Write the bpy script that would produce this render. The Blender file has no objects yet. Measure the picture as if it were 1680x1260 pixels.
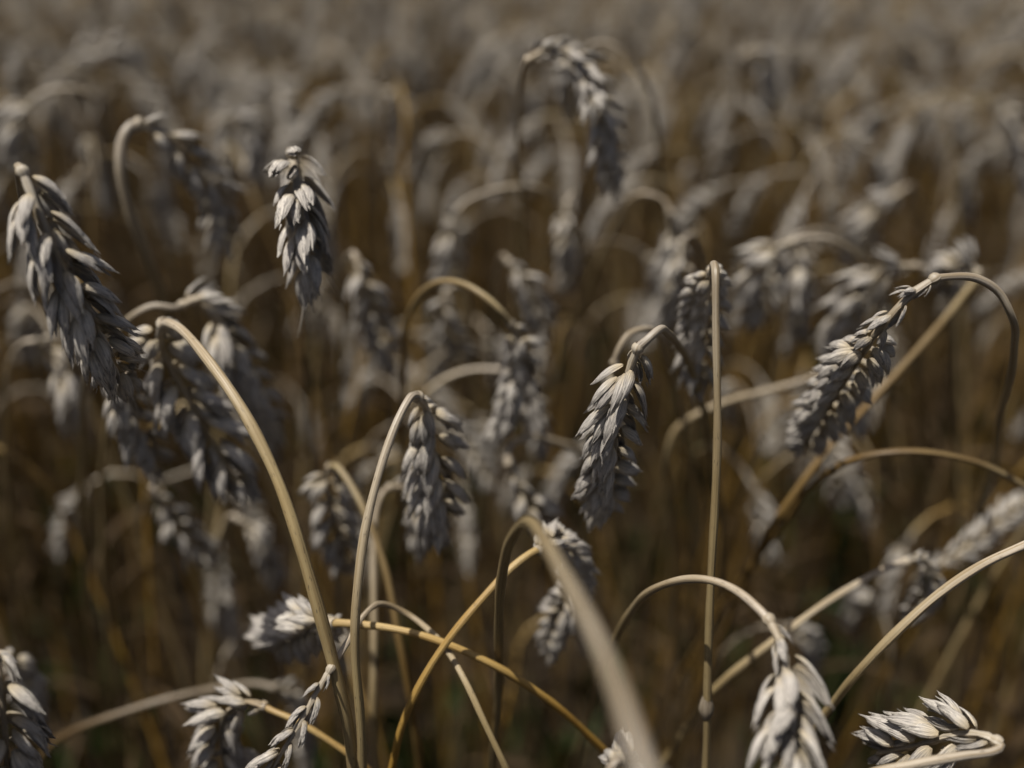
import bpy, math, random
import numpy as np
from mathutils import Vector, Matrix

SC = bpy.context.scene
COL = SC.collection
R = math.radians
random.seed(11)
rng = np.random.default_rng(7)

# ------------------------------------------------------------------ camera, sky, sun, exposure
PITCH = R(26.0)
CAM = Vector((0.0, 0.0, 0.86))
FOCUS = 0.268
FPX = 35.0 / 36.0 * 1680.0
RIGHT = Vector((1, 0, 0))
FWD = Vector((0, math.cos(PITCH), -math.sin(PITCH)))
UP = Vector((0, math.sin(PITCH), math.cos(PITCH)))

cam_data = bpy.data.cameras.new('camera')
cam_data.lens = 35.0
cam_data.sensor_width = 36.0
cam_data.clip_start = 0.01
cam_data.clip_end = 1500.0
cam_data.dof.use_dof = True
cam_data.dof.focus_distance = FOCUS
cam_data.dof.aperture_fstop = 4.0
cam_data.dof.aperture_blades = 9
cam = bpy.data.objects.new('camera', cam_data)
cam.location = CAM
cam.rotation_euler = (math.pi / 2 - PITCH, 0, 0)
COL.objects.link(cam)
SC.camera = cam

SUN_EL, SUN_AZ = R(71.0), R(248.0)      # azimuth clockwise from +Y; the camera looks along +Y
world = bpy.data.worlds.new('World')
SC.world = world
world.use_nodes = True
wn = world.node_tree.nodes
wl = world.node_tree.links
for n in list(wn):
    wn.remove(n)
sky = wn.new('ShaderNodeTexSky')
sky.sky_type = 'NISHITA'
sky.sun_disc = False
sky.sun_elevation = SUN_EL
sky.sun_rotation = SUN_AZ
sky.air_density = 0.8
sky.dust_density = 4.0
bg = wn.new('ShaderNodeBackground')
bg.inputs['Strength'].default_value = 0.05
wo = wn.new('ShaderNodeOutputWorld')
wl.new(sky.outputs[0], bg.inputs['Color'])
wl.new(bg.outputs[0], wo.inputs['Surface'])

sun_data = bpy.data.lights.new('sun', 'SUN')
sun_data.energy = 5.0
sun_data.angle = R(0.53)
sun_data.color = (1.0, 0.965, 0.91)
sun = bpy.data.objects.new('sun', sun_data)
to_sun = Vector((math.sin(SUN_AZ) * math.cos(SUN_EL), math.cos(SUN_AZ) * math.cos(SUN_EL), math.sin(SUN_EL)))
sun.rotation_euler = to_sun.to_track_quat('Z', 'Y').to_euler()
sun.location = (0, -2, 5)
COL.objects.link(sun)

SC.render.engine = 'CYCLES'
SC.cycles.use_denoising = True
SC.view_settings.view_transform = 'Standard'
SC.view_settings.look = 'None'
SC.view_settings.exposure = 0.22
SC.view_settings.gamma = 1.0
SC.view_settings.use_curve_mapping = False
SC.cycles.max_bounces = 10
SC.cycles.diffuse_bounces = 2


# ------------------------------------------------------------------ small helpers
def P(px, py, z):
    """the place that lies z metres in front of the lens at a point of the photograph"""
    return CAM + RIGHT * ((px - 840.0) / FPX * z) + UP * ((630.0 - py) / FPX * z) + FWD * z


def project(p):
    d = p - CAM
    z = d.dot(FWD)
    if z <= 1e-4:
        return None
    return 840 + d.dot(RIGHT) / z * FPX, 630 - d.dot(UP) / z * FPX, z


def catmull(pts, n):
    """smooth curve through the points, resampled to n even steps"""
    pts = [Vector(p) for p in pts]
    if len(pts) == 2:
        pts = [pts[0], (pts[0] + pts[1]) / 2, pts[1]]
    ext = [pts[0] * 2 - pts[1]] + pts + [pts[-1] * 2 - pts[-2]]
    fine = []
    for i in range(1, len(ext) - 2):
        p0, p1, p2, p3 = ext[i - 1:i + 3]
        t0 = 0.0
        t1 = t0 + max((p1 - p0).length, 1e-6) ** 0.5
        t2 = t1 + max((p2 - p1).length, 1e-6) ** 0.5
        t3 = t2 + max((p3 - p2).length, 1e-6) ** 0.5
        for k in range(14):
            t = t1 + (t2 - t1) * k / 14.0
            a1 = p0 * ((t1 - t) / (t1 - t0)) + p1 * ((t - t0) / (t1 - t0))
            a2 = p1 * ((t2 - t) / (t2 - t1)) + p2 * ((t - t1) / (t2 - t1))
            a3 = p2 * ((t3 - t) / (t3 - t2)) + p3 * ((t - t2) / (t3 - t2))
            b1 = a1 * ((t2 - t) / (t2 - t0)) + a2 * ((t - t0) / (t2 - t0))
            b2 = a2 * ((t3 - t) / (t3 - t1)) + a3 * ((t - t1) / (t3 - t1))
            fine.append(b1 * ((t2 - t) / (t2 - t1)) + b2 * ((t - t1) / (t2 - t1)))
    fine.append(pts[-1])
    cum = [0.0]
    for a, b in zip(fine, fine[1:]):
        cum.append(cum[-1] + (b - a).length)
    out, j = [], 0
    for k in range(n):
        s = cum[-1] * k / (n - 1)
        while j < len(cum) - 2 and cum[j + 1] < s:
            j += 1
        u = (s - cum[j]) / max(cum[j + 1] - cum[j], 1e-9)
        out.append(fine[j].lerp(fine[j + 1], min(max(u, 0), 1)))
    return out, cum[-1]


class MB:
    """gathers geometry for ONE mesh"""
    def __init__(self):
        self.v, self.f, self.uv, self.m, self.sharp = [], [], [], [], []
        self.n = 0

    def add(self, verts, faces, uvs, mat=0):
        self.v.append(np.asarray(verts, dtype=np.float64))
        self.uv.append(np.asarray(uvs, dtype=np.float64))
        b = self.n
        self.f += [tuple(i + b for i in f) for f in faces]
        self.m += [mat] * len(faces)
        self.n += len(verts)

    def mesh(self, name, mats, sharp=None):
        v = np.concatenate(self.v)
        uv = np.concatenate(self.uv)
        me = bpy.data.meshes.new(name)
        me.from_pydata(v.tolist(), [], self.f)
        me.polygons.foreach_set('use_smooth', [True] * len(me.polygons))
        li = np.empty(len(me.loops), dtype=np.int32)
        me.loops.foreach_get('vertex_index', li)
        lay = me.uv_layers.new(name='UVMap')
        lay.data.foreach_set('uv', uv[li].ravel())
        for m in mats:
            me.materials.append(m)
        if len(mats) > 1:
            me.polygons.foreach_set('material_index', self.m)
        if sharp is not None:
            me.set_sharp_from_angle(angle=sharp)
        me.update()
        return me


def link(name, me, parent=None, loc=None):
    o = bpy.data.objects.new(name, me)
    COL.objects.link(o)
    if parent is not None:
        o.parent = parent
    if loc is not None:
        o.location = loc
    return o


# ------------------------------------------------------------------ materials
def new_mat(name):
    m = bpy.data.materials.new(name)
    m.use_nodes = True
    nt = m.node_tree
    for n in list(nt.nodes):
        nt.nodes.remove(n)
    return m, nt


def node(nt, kind, **kw):
    n = nt.nodes.new(kind)
    for k, v in kw.items():
        setattr(n, k, v)
    return n


def math_node(nt, op, a, b=None, c=None, clamp=False):
    n = node(nt, 'ShaderNodeMath', operation=op)
    n.use_clamp = clamp
    for i, x in enumerate((a, b, c)):
        if x is None:
            continue
        if isinstance(x, (int, float)):
            n.inputs[i].default_value = x
        else:
            nt.links.new(x, n.inputs[i])
    return n.outputs[0]


def mix_col(nt, fac, a, b, blend='MIX'):
    n = node(nt, 'ShaderNodeMix', data_type='RGBA', blend_type=blend)
    for sock, x in ((n.inputs[0], fac), (n.inputs[6], a), (n.inputs[7], b)):
        if isinstance(x, (int, float)):
            sock.default_value = x
        elif isinstance(x, tuple):
            sock.default_value = (*x, 1.0) if len(x) == 3 else x
        else:
            nt.links.new(x, sock)
    return n.outputs[2]


def ramp(nt, fac, stops):
    n = node(nt, 'ShaderNodeMapRange')
    n.inputs[1].default_value, n.inputs[2].default_value = stops[0]
    n.inputs[3].default_value, n.inputs[4].default_value = stops[1]
    nt.links.new(fac, n.inputs[0])
    return n.outputs[0]


def finish(nt, color, rough, bump_h, bump_s, bump_d, transl, spec=0.35):
    bsdf = node(nt, 'ShaderNodeBsdfPrincipled')
    nt.links.new(color, bsdf.inputs['Base Color'])
    if isinstance(rough, float):
        bsdf.inputs['Roughness'].default_value = rough
    else:
        nt.links.new(rough, bsdf.inputs['Roughness'])
    bsdf.inputs['Specular IOR Level'].default_value = spec
    if bump_h is not None:
        b = node(nt, 'ShaderNodeBump')
        b.inputs['Strength'].default_value = bump_s
        b.inputs['Distance'].default_value = bump_d
        nt.links.new(bump_h, b.inputs['Height'])
        nt.links.new(b.outputs[0], bsdf.inputs['Normal'])
    out = node(nt, 'ShaderNodeOutputMaterial')
    if transl > 0:
        tr = node(nt, 'ShaderNodeBsdfTranslucent')
        nt.links.new(color, tr.inputs['Color'])
        mx = node(nt, 'ShaderNodeMixShader')
        mx.inputs[0].default_value = transl
        nt.links.new(bsdf.outputs[0], mx.inputs[1])
        nt.links.new(tr.outputs[0], mx.inputs[2])
        nt.links.new(mx.outputs[0], out.inputs['Surface'])
    else:
        nt.links.new(bsdf.outputs[0], out.inputs['Surface'])


def uv_parts(nt):
    uv = node(nt, 'ShaderNodeUVMap')
    sep = node(nt, 'ShaderNodeSeparateXYZ')
    nt.links.new(uv.outputs[0], sep.inputs[0])
    return sep.outputs[0], sep.outputs[1]


def stretched(nt, u, v, su, sv, off, scale=1.0, detail=3.0):
    cmb = node(nt, 'ShaderNodeCombineXYZ')
    nt.links.new(math_node(nt, 'MULTIPLY', u, su), cmb.inputs[0])
    nt.links.new(math_node(nt, 'MULTIPLY', v, sv), cmb.inputs[1])
    nt.links.new(math_node(nt, 'MULTIPLY', off, 37.0), cmb.inputs[2])
    nz = node(nt, 'ShaderNodeTexNoise')
    nz.inputs['Scale'].default_value = scale
    nz.inputs['Detail'].default_value = detail
    nt.links.new(cmb.outputs[0], nz.inputs['Vector'])
    return nz.outputs['Fac']


def husk_material(name, cream, grey, root_col):
    m, nt = new_mat(name)
    u, v = uv_parts(nt)
    oi = node(nt, 'ShaderNodeObjectInfo')
    geo = node(nt, 'ShaderNodeNewGeometry')
    rnd = math_node(nt, 'FRACT', math_node(nt, 'ADD', oi.outputs['Random'], math_node(nt, 'MULTIPLY', geo.outputs['Random Per Island'], 3.7)))
    vein = stretched(nt, u, v, 20.0, 1.4, rnd, 1.0, 3.0)
    blot = stretched(nt, u, v, 5.0, 3.2, rnd, 1.2, 5.0)
    spk = stretched(nt, u, v, 17.0, 5.5, rnd, 1.0, 5.0)
    col = mix_col(nt, rnd, cream, grey)
    col = mix_col(nt, ramp(nt, blot, ((0.38, 0.66), (0.0, 0.55))), col, grey)
    # straw-yellow foot of every husk, sooty streaks towards its tip
    col = mix_col(nt, ramp(nt, v, ((0.02, 0.42), (0.75, 0.0))), col, root_col)
    col = mix_col(nt, ramp(nt, vein, ((0.42, 0.66), (0.0, 0.62))), col, (0.17, 0.145, 0.13))
    tipf = math_node(nt, 'MULTIPLY', ramp(nt, v, ((0.2, 0.8), (0.15, 1.0))), ramp(nt, spk, ((0.54, 0.63), (0.0, 0.85))))
    col = mix_col(nt, tipf, col, (0.075, 0.065, 0.065))
    h = math_node(nt, 'ADD', math_node(nt, 'MULTIPLY', vein, 1.0), math_node(nt, 'MULTIPLY', spk, 0.25))
    finish(nt, col, 0.62, h, 0.9, 0.0007, 0.24, 0.25)
    return m


def stem_material(name, low, high, rough=0.45):
    m, nt = new_mat(name)
    u, v = uv_parts(nt)
    oi = node(nt, 'ShaderNodeObjectInfo')
    rnd = oi.outputs['Random']
    fib = stretched(nt, u, v, 16.0, 14.0, rnd, 1.0, 3.0)
    blot = stretched(nt, u, v, 1.5, 55.0, rnd, 1.0, 5.0)
    spk = stretched(nt, u, v, 22.0, 420.0, rnd, 1.0, 3.0)
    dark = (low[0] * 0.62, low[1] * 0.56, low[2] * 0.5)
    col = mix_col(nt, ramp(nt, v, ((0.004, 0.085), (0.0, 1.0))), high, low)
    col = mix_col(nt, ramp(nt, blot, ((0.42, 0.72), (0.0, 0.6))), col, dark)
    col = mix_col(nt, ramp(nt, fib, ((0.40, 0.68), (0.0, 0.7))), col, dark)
    col = mix_col(nt, ramp(nt, spk, ((0.63, 0.70), (0.0, 0.75))), col, (0.06, 0.045, 0.03))
    hsv = node(nt, 'ShaderNodeHueSaturation')
    nt.links.new(ramp(nt, rnd, ((0.0, 1.0), (0.75, 1.15))), hsv.inputs['Value'])
    nt.links.new(col, hsv.inputs['Color'])
    finish(nt, hsv.outputs[0], rough, fib, 0.6, 0.0006, 0.0, 0.4)
    return m


HUSK = husk_material('wheat_husk', (0.80, 0.735, 0.63), (0.61, 0.56, 0.495), (0.68, 0.54, 0.31))
RACHIS = stem_material('wheat_rachis', (0.40, 0.31, 0.17), (0.44, 0.39, 0.31))
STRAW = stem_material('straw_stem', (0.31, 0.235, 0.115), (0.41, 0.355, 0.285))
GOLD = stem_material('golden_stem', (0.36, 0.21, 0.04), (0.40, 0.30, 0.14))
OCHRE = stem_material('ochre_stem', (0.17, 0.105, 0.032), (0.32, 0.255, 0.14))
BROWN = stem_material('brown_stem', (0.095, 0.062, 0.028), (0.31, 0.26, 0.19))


def leaf_material():
    m, nt = new_mat('dry_leaf')
    u, v = uv_parts(nt)
    oi = node(nt, 'ShaderNodeObjectInfo')
    fib = stretched(nt, u, v, 22.0, 6.0, oi.outputs['Random'], 1.0, 3.0)
    blot = stretched(nt, u, v, 3.0, 14.0, oi.outputs['Random'], 1.0, 5.0)
    col = mix_col(nt, fib, (0.045, 0.027, 0.011), (0.085, 0.053, 0.024))
    col = mix_col(nt, ramp(nt, blot, ((0.45, 0.7), (0.0, 0.8))), col, (0.05, 0.035, 0.02))
    finish(nt, col, 0.7, fib, 0.4, 0.0008, 0.25, 0.2)
    return m


LEAF = leaf_material()


def soil_material():
    m, nt = new_mat('field_soil')
    tc = node(nt, 'ShaderNodeTexCoord')
    n1 = node(nt, 'ShaderNodeTexNoise')
    n1.inputs['Scale'].default_value = 9.0
    n1.inputs['Detail'].default_value = 8.0
    n2 = node(nt, 'ShaderNodeTexNoise')
    n2.inputs['Scale'].default_value = 140.0
    n2.inputs['Detail'].default_value = 6.0
    nt.links.new(tc.outputs['Object'], n1.inputs['Vector'])
    nt.links.new(tc.outputs['Object'], n2.inputs['Vector'])
    col = mix_col(nt, n1.outputs['Fac'], (0.018, 0.013, 0.008), (0.04, 0.028, 0.017))
    col = mix_col(nt, ramp(nt, n2.outputs['Fac'], ((0.4, 0.7), (0.0, 0.6))), col, (0.035, 0.026, 0.018))
    finish(nt, col, 0.95, n2.outputs['Fac'], 0.8, 0.01, 0.0, 0.1)
    return m


SOIL = soil_material()


def weed_material():
    m, nt = new_mat('weed_leaf')
    oi = node(nt, 'ShaderNodeNewGeometry')
    col = mix_col(nt, oi.outputs['Random Per Island'], (0.025, 0.045, 0.012), (0.06, 0.075, 0.022))
    finish(nt, col, 0.6, None, 0, 0, 0.3, 0.3)
    return m


WEED = weed_material()

# ------------------------------------------------------------------ husk templates (unit length along Y, back towards +Z)
def shell(seed, width, rings, outer, kind):
    """a boat-shaped husk: domed and keeled back, nearly flat inner side, beaked tip"""
    r = random.Random(seed)
    prof_t = [0.0, 0.05, 0.15, 0.30, 0.46, 0.62, 0.76, 0.87, 0.94, 1.0]
    prof_w = [0.34, 0.58, 0.88, 1.0, 0.95, 0.82, 0.64, 0.47, 0.36, 0.24]
    if kind == 'lemma':
        prof_w = [0.26, 0.5, 0.80, 0.98, 1.0, 0.88, 0.68, 0.46, 0.32, 0.18]
    ts = [i / (rings - 1) for i in range(rings)]
    ts = [t ** 0.88 for t in ts]
    V, UV, F = [], [], []
    keel_side = r.uniform(-0.35, 0.35)
    skew = r.uniform(-0.06, 0.06)
    tooth = r.choice((-1, 1)) * r.uniform(0.45, 0.8)
    curl = r.uniform(-0.03, 0.10)
    nin = 2 if outer > 3 else 1
    n = outer + nin
    for i, t in enumerate(ts):
        w = float(np.interp(t, prof_t, prof_w)) * width
        dep = w * (0.62 if kind == 'glume' else 0.72) * (1 - 0.55 * max(0, (t - 0.8) / 0.2)) + 0.008
        zc = 0.05 * math.sin(math.pi * min(t * 1.05, 1)) - 0.03 * t * t + (curl + 0.02) * t ** 3
        xc = skew * math.sin(math.pi * t) + (0.05 * t ** 3 * (1 if skew > 0 else -1))
        wob = 1 + r.uniform(-0.06, 0.06)
        te = max(0.0, (t - 0.72) / 0.28) ** 1.5          # the torn, two-toothed tip
        for k in range(outer):
            th = math.pi * k / (outer - 1)
            c, s = math.cos(th), math.sin(th)
            keel = math.exp(-((c - keel_side) / 0.16) ** 2) * 0.024 * min(1, 4 * w / width)
            x = xc + c * w * wob
            rib = (0.011 * math.cos(th * 11 + seed) if outer > 9 else 0.0) * (w / width)
            z = zc + (s ** 0.85) * dep + keel * (1.0 if kind == 'glume' else 0.6) + rib
            y = t
            if outer > 4:
                y += te * (0.16 * math.exp(-((c - keel_side) / 0.28) ** 2) + 0.10 * math.exp(-((c - tooth) / 0.25) ** 2) - 0.09)
            V.append((x, y, z))
            UV.append((k / (outer - 1), t))
        for k in range(nin):
            c = -0.5 + k if nin == 2 else 0.0
            V.append((xc + c * w * 0.95, t - 0.04 * te, zc + 0.18 * dep))
            UV.append((0.5 + 0.3 * c, t))
    for i in range(rings - 1):
        for k in range(n):
            a, b = i * n + k, i * n + (k + 1) % n
            F.append((a, b, b + n, a + n))
    F.append(tuple(range(n - 1, -1, -1)))
    F.append(tuple((rings - 1) * n + k for k in range(n)))
    return V, F, UV


def awn(length, r0, seed):
    r = random.Random(seed)
    V, F, UV = [], [], []
    segs, sides = 5, 4
    bx, bz = r.uniform(-0.12, 0.12), r.uniform(-0.05, 0.14)
    for i in range(segs + 1):
        t = i / segs
        rr = r0 * (1 - 0.85 * t)
        for k in range(sides):
            a = 2 * math.pi * k / sides
            V.append((math.cos(a) * rr + bx * t * t * length, 0.93 + t * length, math.sin(a) * rr - 0.03 + bz * t * t * length))
            UV.append((0.3 + 0.1 * k, 0.8 + 0.2 * t))
    for i in range(segs):
        for k in range(sides):
            a, b = i * sides + k, i * sides + (k + 1) % sides
            F.append((a, b, b + sides, a + sides))
    return V, F, UV


def husk_template(seed, kind, detail, awn_len=0.0):
    mb = MB()
    outer, rings = {2: (13, 11), 1: (5, 6), 0: (3, 5)}[detail]
    wd = 0.178 if kind == 'glume' else 0.160
    V, F, UV = shell(seed, wd, rings, outer, kind)
    mb.add(V, F, UV)
    if detail == 2 and kind == 'lemma':        # the inner scale peeping out beside the outer one
        V, F, UV = shell(seed + 100, wd * 0.72, 7, 5, kind)
        sx = 0.055 * (1 if seed % 2 else -1)
        V = [(x + sx + 0.03 * y * (1 if sx > 0 else -1), y * 0.95, z - 0.05) for x, y, z in V]
        mb.add(V, F, UV)
    if awn_len > 0:
        V, F, UV = awn(awn_len, 0.021 if detail == 2 else 0.028, seed)
        mb.add(V, F, UV)
    return mb


TPL = {}
HMESH = {}
for d in (2, 1, 0):
    for kind in ('glume', 'lemma'):
        for s in range(5):
            for ai, al in enumerate((0.0, 0.22, 1.2)):
                if kind == 'glume' and ai == 2:
                    continue
                if d == 0 and ai == 1:
                    continue
                t = husk_template(s + 3, kind, d, al * (0.7 if kind == 'glume' else 1.0) * random.uniform(0.8, 1.25))
                TPL[(d, kind, s, ai)] = (np.concatenate(t.v), t.f, np.concatenate(t.uv))
                if d == 2:
                    HMESH[(kind, s, ai)] = t.mesh('husk', [HUSK], R(52))


def frames_along(curve, side0):
    """tangent, row direction and fan direction at every curve point (parallel transport)"""
    out = []
    S = side0
    for i in range(len(curve)):
        a, b = curve[max(i - 1, 0)], curve[min(i + 1, len(curve) - 1)]
        T = (b - a).normalized()
        S = (S - T * S.dot(T))
        S = S.normalized() if S.length > 1e-6 else T.orthogonal().normalized()
        out.append((T, S, T.cross(S).normalized()))
    return out


def ear_layout(pts, side0, rnd, size=1.0, awned=0.0, spread=1.0, bare=0.0, f0=0.55):
    """list of (kind, variant, awn index, matrix) for every husk of one ear, and its rachis curve"""
    curve, L = catmull(pts, 60)
    fr = frames_along(curve, side0)
    size *= 1.12
    n = max(9, int(round(L / (0.0040 * size))))
    husks = []
    for i in range(n):
        s = (i + 0.4) / n * 0.95
        k = min(int(s * 59), 58)
        p = curve[k].lerp(curve[k + 1], s * 59 - k)
        T, S, N = fr[k]
        sd = 1 if i % 2 else -1
        q = i / (n - 1)
        f = min(f0 + q * 2.6, 1.0) * (1.0 - 0.22 * max(0, (q - 0.7) / 0.3)) * size
        if q < bare:
            f *= 0.62
        al = R(rnd.uniform(16, 29)) * spread * (1.0 - 0.35 * max(0, (q - 0.75) / 0.25))
        if q < bare:
            al *= 0.45
        if i == n - 1:
            al = R(3)
        A = (T * math.cos(al) + S * (sd * math.sin(al))).normalized()
        O = (S * (sd * math.cos(al)) - T * math.sin(al)).normalized()
        if i == n - 1:
            N, O = O, N
        tw = rnd.uniform(-0.25, 0.25)
        N2 = (N * math.cos(tw) + O * math.sin(tw)).normalized()
        O2 = (O * math.cos(tw) - N * math.sin(tw)).normalized()
        base = p + S * (sd * 0.0009 * f)
        items = []
        for e in (-1, 1):
            items.append(('glume', base + N2 * (e * 0.0014 * f) + O2 * (0.0004 * f), 18 * e, 7, N2 * (0.75 * e) + O2 * 0.65, 0.0088))
            items.append(('lemma', base + N2 * (e * 0.0007 * f) + O2 * (0.0009 * f) + A * (0.0018 * f) * (1.3 + 0.5 * e), 13 * e, 4, N2 * (0.5 * e) + O2 * 0.85, 0.0104))
        if q >= bare:
            items.append(('lemma', base + A * (0.0038 * f) + O2 * (0.0002 * f), rnd.uniform(-6, 6), 1, O2 + N2 * rnd.uniform(-0.3, 0.3), 0.0092))
            if rnd.random() < 0.45:
                items.append(('lemma', base + A * (0.0030 * f) - O2 * (0.0008 * f), rnd.uniform(-9, 9), -9, -O2 + N2 * rnd.uniform(-0.5, 0.5), 0.0088))
        for kind, pos, fan, outw, back, ln in items:
            if rnd.random() < 0.03:
                continue
            fa = R(fan * spread + rnd.uniform(-8, 8))
            oa = R(outw * spread + rnd.uniform(-7, 10))
            d = (A + N2 * math.tan(fa) + O2 * math.tan(oa)).normalized()
            Z = back - d * back.dot(d)
            Z.normalize()
            X = d.cross(Z)
            ll = ln * f * rnd.uniform(0.9, 1.1)
            ww = ll * rnd.uniform(0.9, 1.12) * (1.0 if kind == 'glume' else 0.95)
            M = Matrix((
                (X.x * ww, d.x * ll, Z.x * ww, pos.x),
                (X.y * ww, d.y * ll, Z.y * ww, pos.y),
                (X.z * ww, d.z * ll, Z.z * ww, pos.z),
                (0, 0, 0, 1)))
            ai = 0
            if kind == 'lemma':
                ai = 1 if rnd.random() < 0.55 else 0
                if awned > 0 and q > 0.72 and rnd.random() < awned:
                    ai = 2
            elif rnd.random() < 0.4:
                ai = 1
            husks.append((kind, rnd.randrange(5), ai, M))
    return husks, curve, L


def tube(mb, curve, radii, sides, mat=0, v0=0.0):
    fr = frames_along(curve, Vector((0.3, 0.2, 1)).cross(curve[1] - curve[0]).normalized())
    V, UV, F = [], [], []
    dist = v0
    for i, p in enumerate(curve):
        if i:
            dist += (p - curve[i - 1]).length
        T, S, N = fr[i]
        for k in range(sides + 1):
            a = 2 * math.pi * k / sides
            q = p + (S * math.cos(a) + N * math.sin(a)) * radii[i]
            V.append(tuple(q))
            UV.append((k / sides, dist))
    m = sides + 1
    for i in range(len(curve) - 1):
        for k in range(sides):
            a = i * m + k
            F.append((a, a + 1, a + 1 + m, a + m))
    mb.add(V, F, UV, mat)


def rachis_into(mb, curve, size, mat=0, sides=6):
    c = curve[::3] + [curve[-1]]
    rad = [(0.00125 if i % 2 else 0.00095) * size * (1 - 0.45 * i / len(c)) for i in range(len(c))]
    tube(mb, c, rad, sides, mat)


def husks_into(mb, husks, detail, mat=0, keep=1.0, rnd=random):
    for kind, var, ai, M in husks:
        if keep < 1.0 and rnd.random() > keep:
            continue
        if (detail, kind, var, ai) not in TPL:
            ai = 0
        v, f, uv = TPL[(detail, kind, var, ai)]
        m = np.array(M)
        mb.add(v @ m[:3, :3].T + m[:3, 3], f, uv, mat)


def stem_into(mb, curve, r_top, r_low, sides, mat=0):
    n = len(curve)
    rad = []
    for i in range(n):
        t = i / (n - 1)
        rad.append(r_top + (r_low - r_top) * min(1, t * 1.6))
    # slight swelling just below the ear
    if n > 30:
        rad[0] *= 1.25
        rad[1] *= 1.1
    ph = [random.uniform(0, 6.28) for _ in range(4)]
    rad = [q * (1 + 0.05 * math.sin(i * 0.41 + ph[0]) + 0.04 * math.sin(i * 0.17 + ph[1])) for i, q in enumerate(rad)]
    c2 = [p + Vector((math.sin(i * 0.11 + ph[2]), math.sin(i * 0.093 + ph[3]), 0)) * (0.00045 * min(1, i / 8)) for i, p in enumerate(curve)]
    tube(mb, c2, rad, sides, mat)


def leaf_into(mb, start, heading, length, width, droop, rnd, mat=0):
    segs = 12
    p = start.copy()
    el = R(rnd.uniform(35, 65))
    tw = rnd.uniform(-1.5, 1.5)
    V, UV, F = [], [], []
    for i in range(segs + 1):
        t = i / segs
        d = Vector((math.cos(heading) * math.cos(el), math.sin(heading) * math.cos(el), math.sin(el)))
        side = Vector((-math.sin(heading), math.cos(heading), 0))
        up = d.cross(side)
        a = tw * t
        S = side * math.cos(a) + up * math.sin(a)
        U = d.cross(S)
        w = width * 0.5 * min(1, 0.45 + t * 3) * (1 - t ** 2.2) + 0.0003
        for k, c in enumerate((-1, -0.45, 0.0, 0.45, 1)):
            q = p + S * (w * c) + U * (w * 0.45 * c * c)
            V.append(tuple(q))
            UV.append((k / 4, t * length * 4))
        p = p + d * (length / segs)
        el -= R(droop) / segs * (0.6 + t)
        if p.z < 0.01:
            p.z = 0.01
    for i in range(segs):
        for k in range(4):
            a = i * 5 + k
            F.append((a, a + 1, a + 6, a + 5))
    mb.add(V, F, UV, mat)


# ------------------------------------------------------------------ the setting
gm = MB()
gs, gn = 600.0, 40
gx = np.concatenate([np.linspace(-gs, -8, 8), np.linspace(-6, 6, gn), np.linspace(8, gs, 8)])
V, UV, F = [], [], []
for j, y in enumerate(gx):
    for i, x in enumerate(gx):
        hz = 0.012 * math.sin(x * 7.3 + 1.1 * math.sin(y * 3.1)) * math.cos(y * 5.7) if abs(x) < 6.5 and abs(y) < 6.5 else 0.0
        V.append((x, y, hz - 0.012))
        UV.append((x, y))
w = len(gx)
for j in range(w - 1):
    for i in range(w - 1):
        a = j * w + i
        F.append((a, a + 1, a + 1 + w, a + w))
gm.add(V, F, UV)
ground = link('ground', gm.mesh('ground', [SOIL]))
ground['kind'] = 'structure'

# ------------------------------------------------------------------ the stalks one can pick out in the photograph
HEROES = 0
BL = 'softly blurred stalks in the middle distance'
GROUND_PTS = []


def to_ground(p, d, lean):
    """carry a stem on from its last seen point down to the soil"""
    d = d.normalized()
    drop = p.z
    h = Vector((d.x, d.y, 0))
    k = min(0.5, h.length)
    hd = h.normalized() if h.length > 1e-5 else Vector((0, 0, 0))
    base = Vector((p.x, p.y, 0)) + hd * (k * drop * 0.55) + lean
    c1 = p + d * (drop * 0.33)
    c2 = base.lerp(Vector((p.x, p.y, 0)), 0.12) + Vector((0, 0, drop * 0.38))
    pts = []
    for i in range(1, 8):
        t = i / 7
        pts.append(p * (1 - t) ** 3 + c1 * (3 * t * (1 - t) ** 2) + c2 * (3 * t * t * (1 - t)) + base * t ** 3)
    pts[-1].z = 0.0
    return pts


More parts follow.
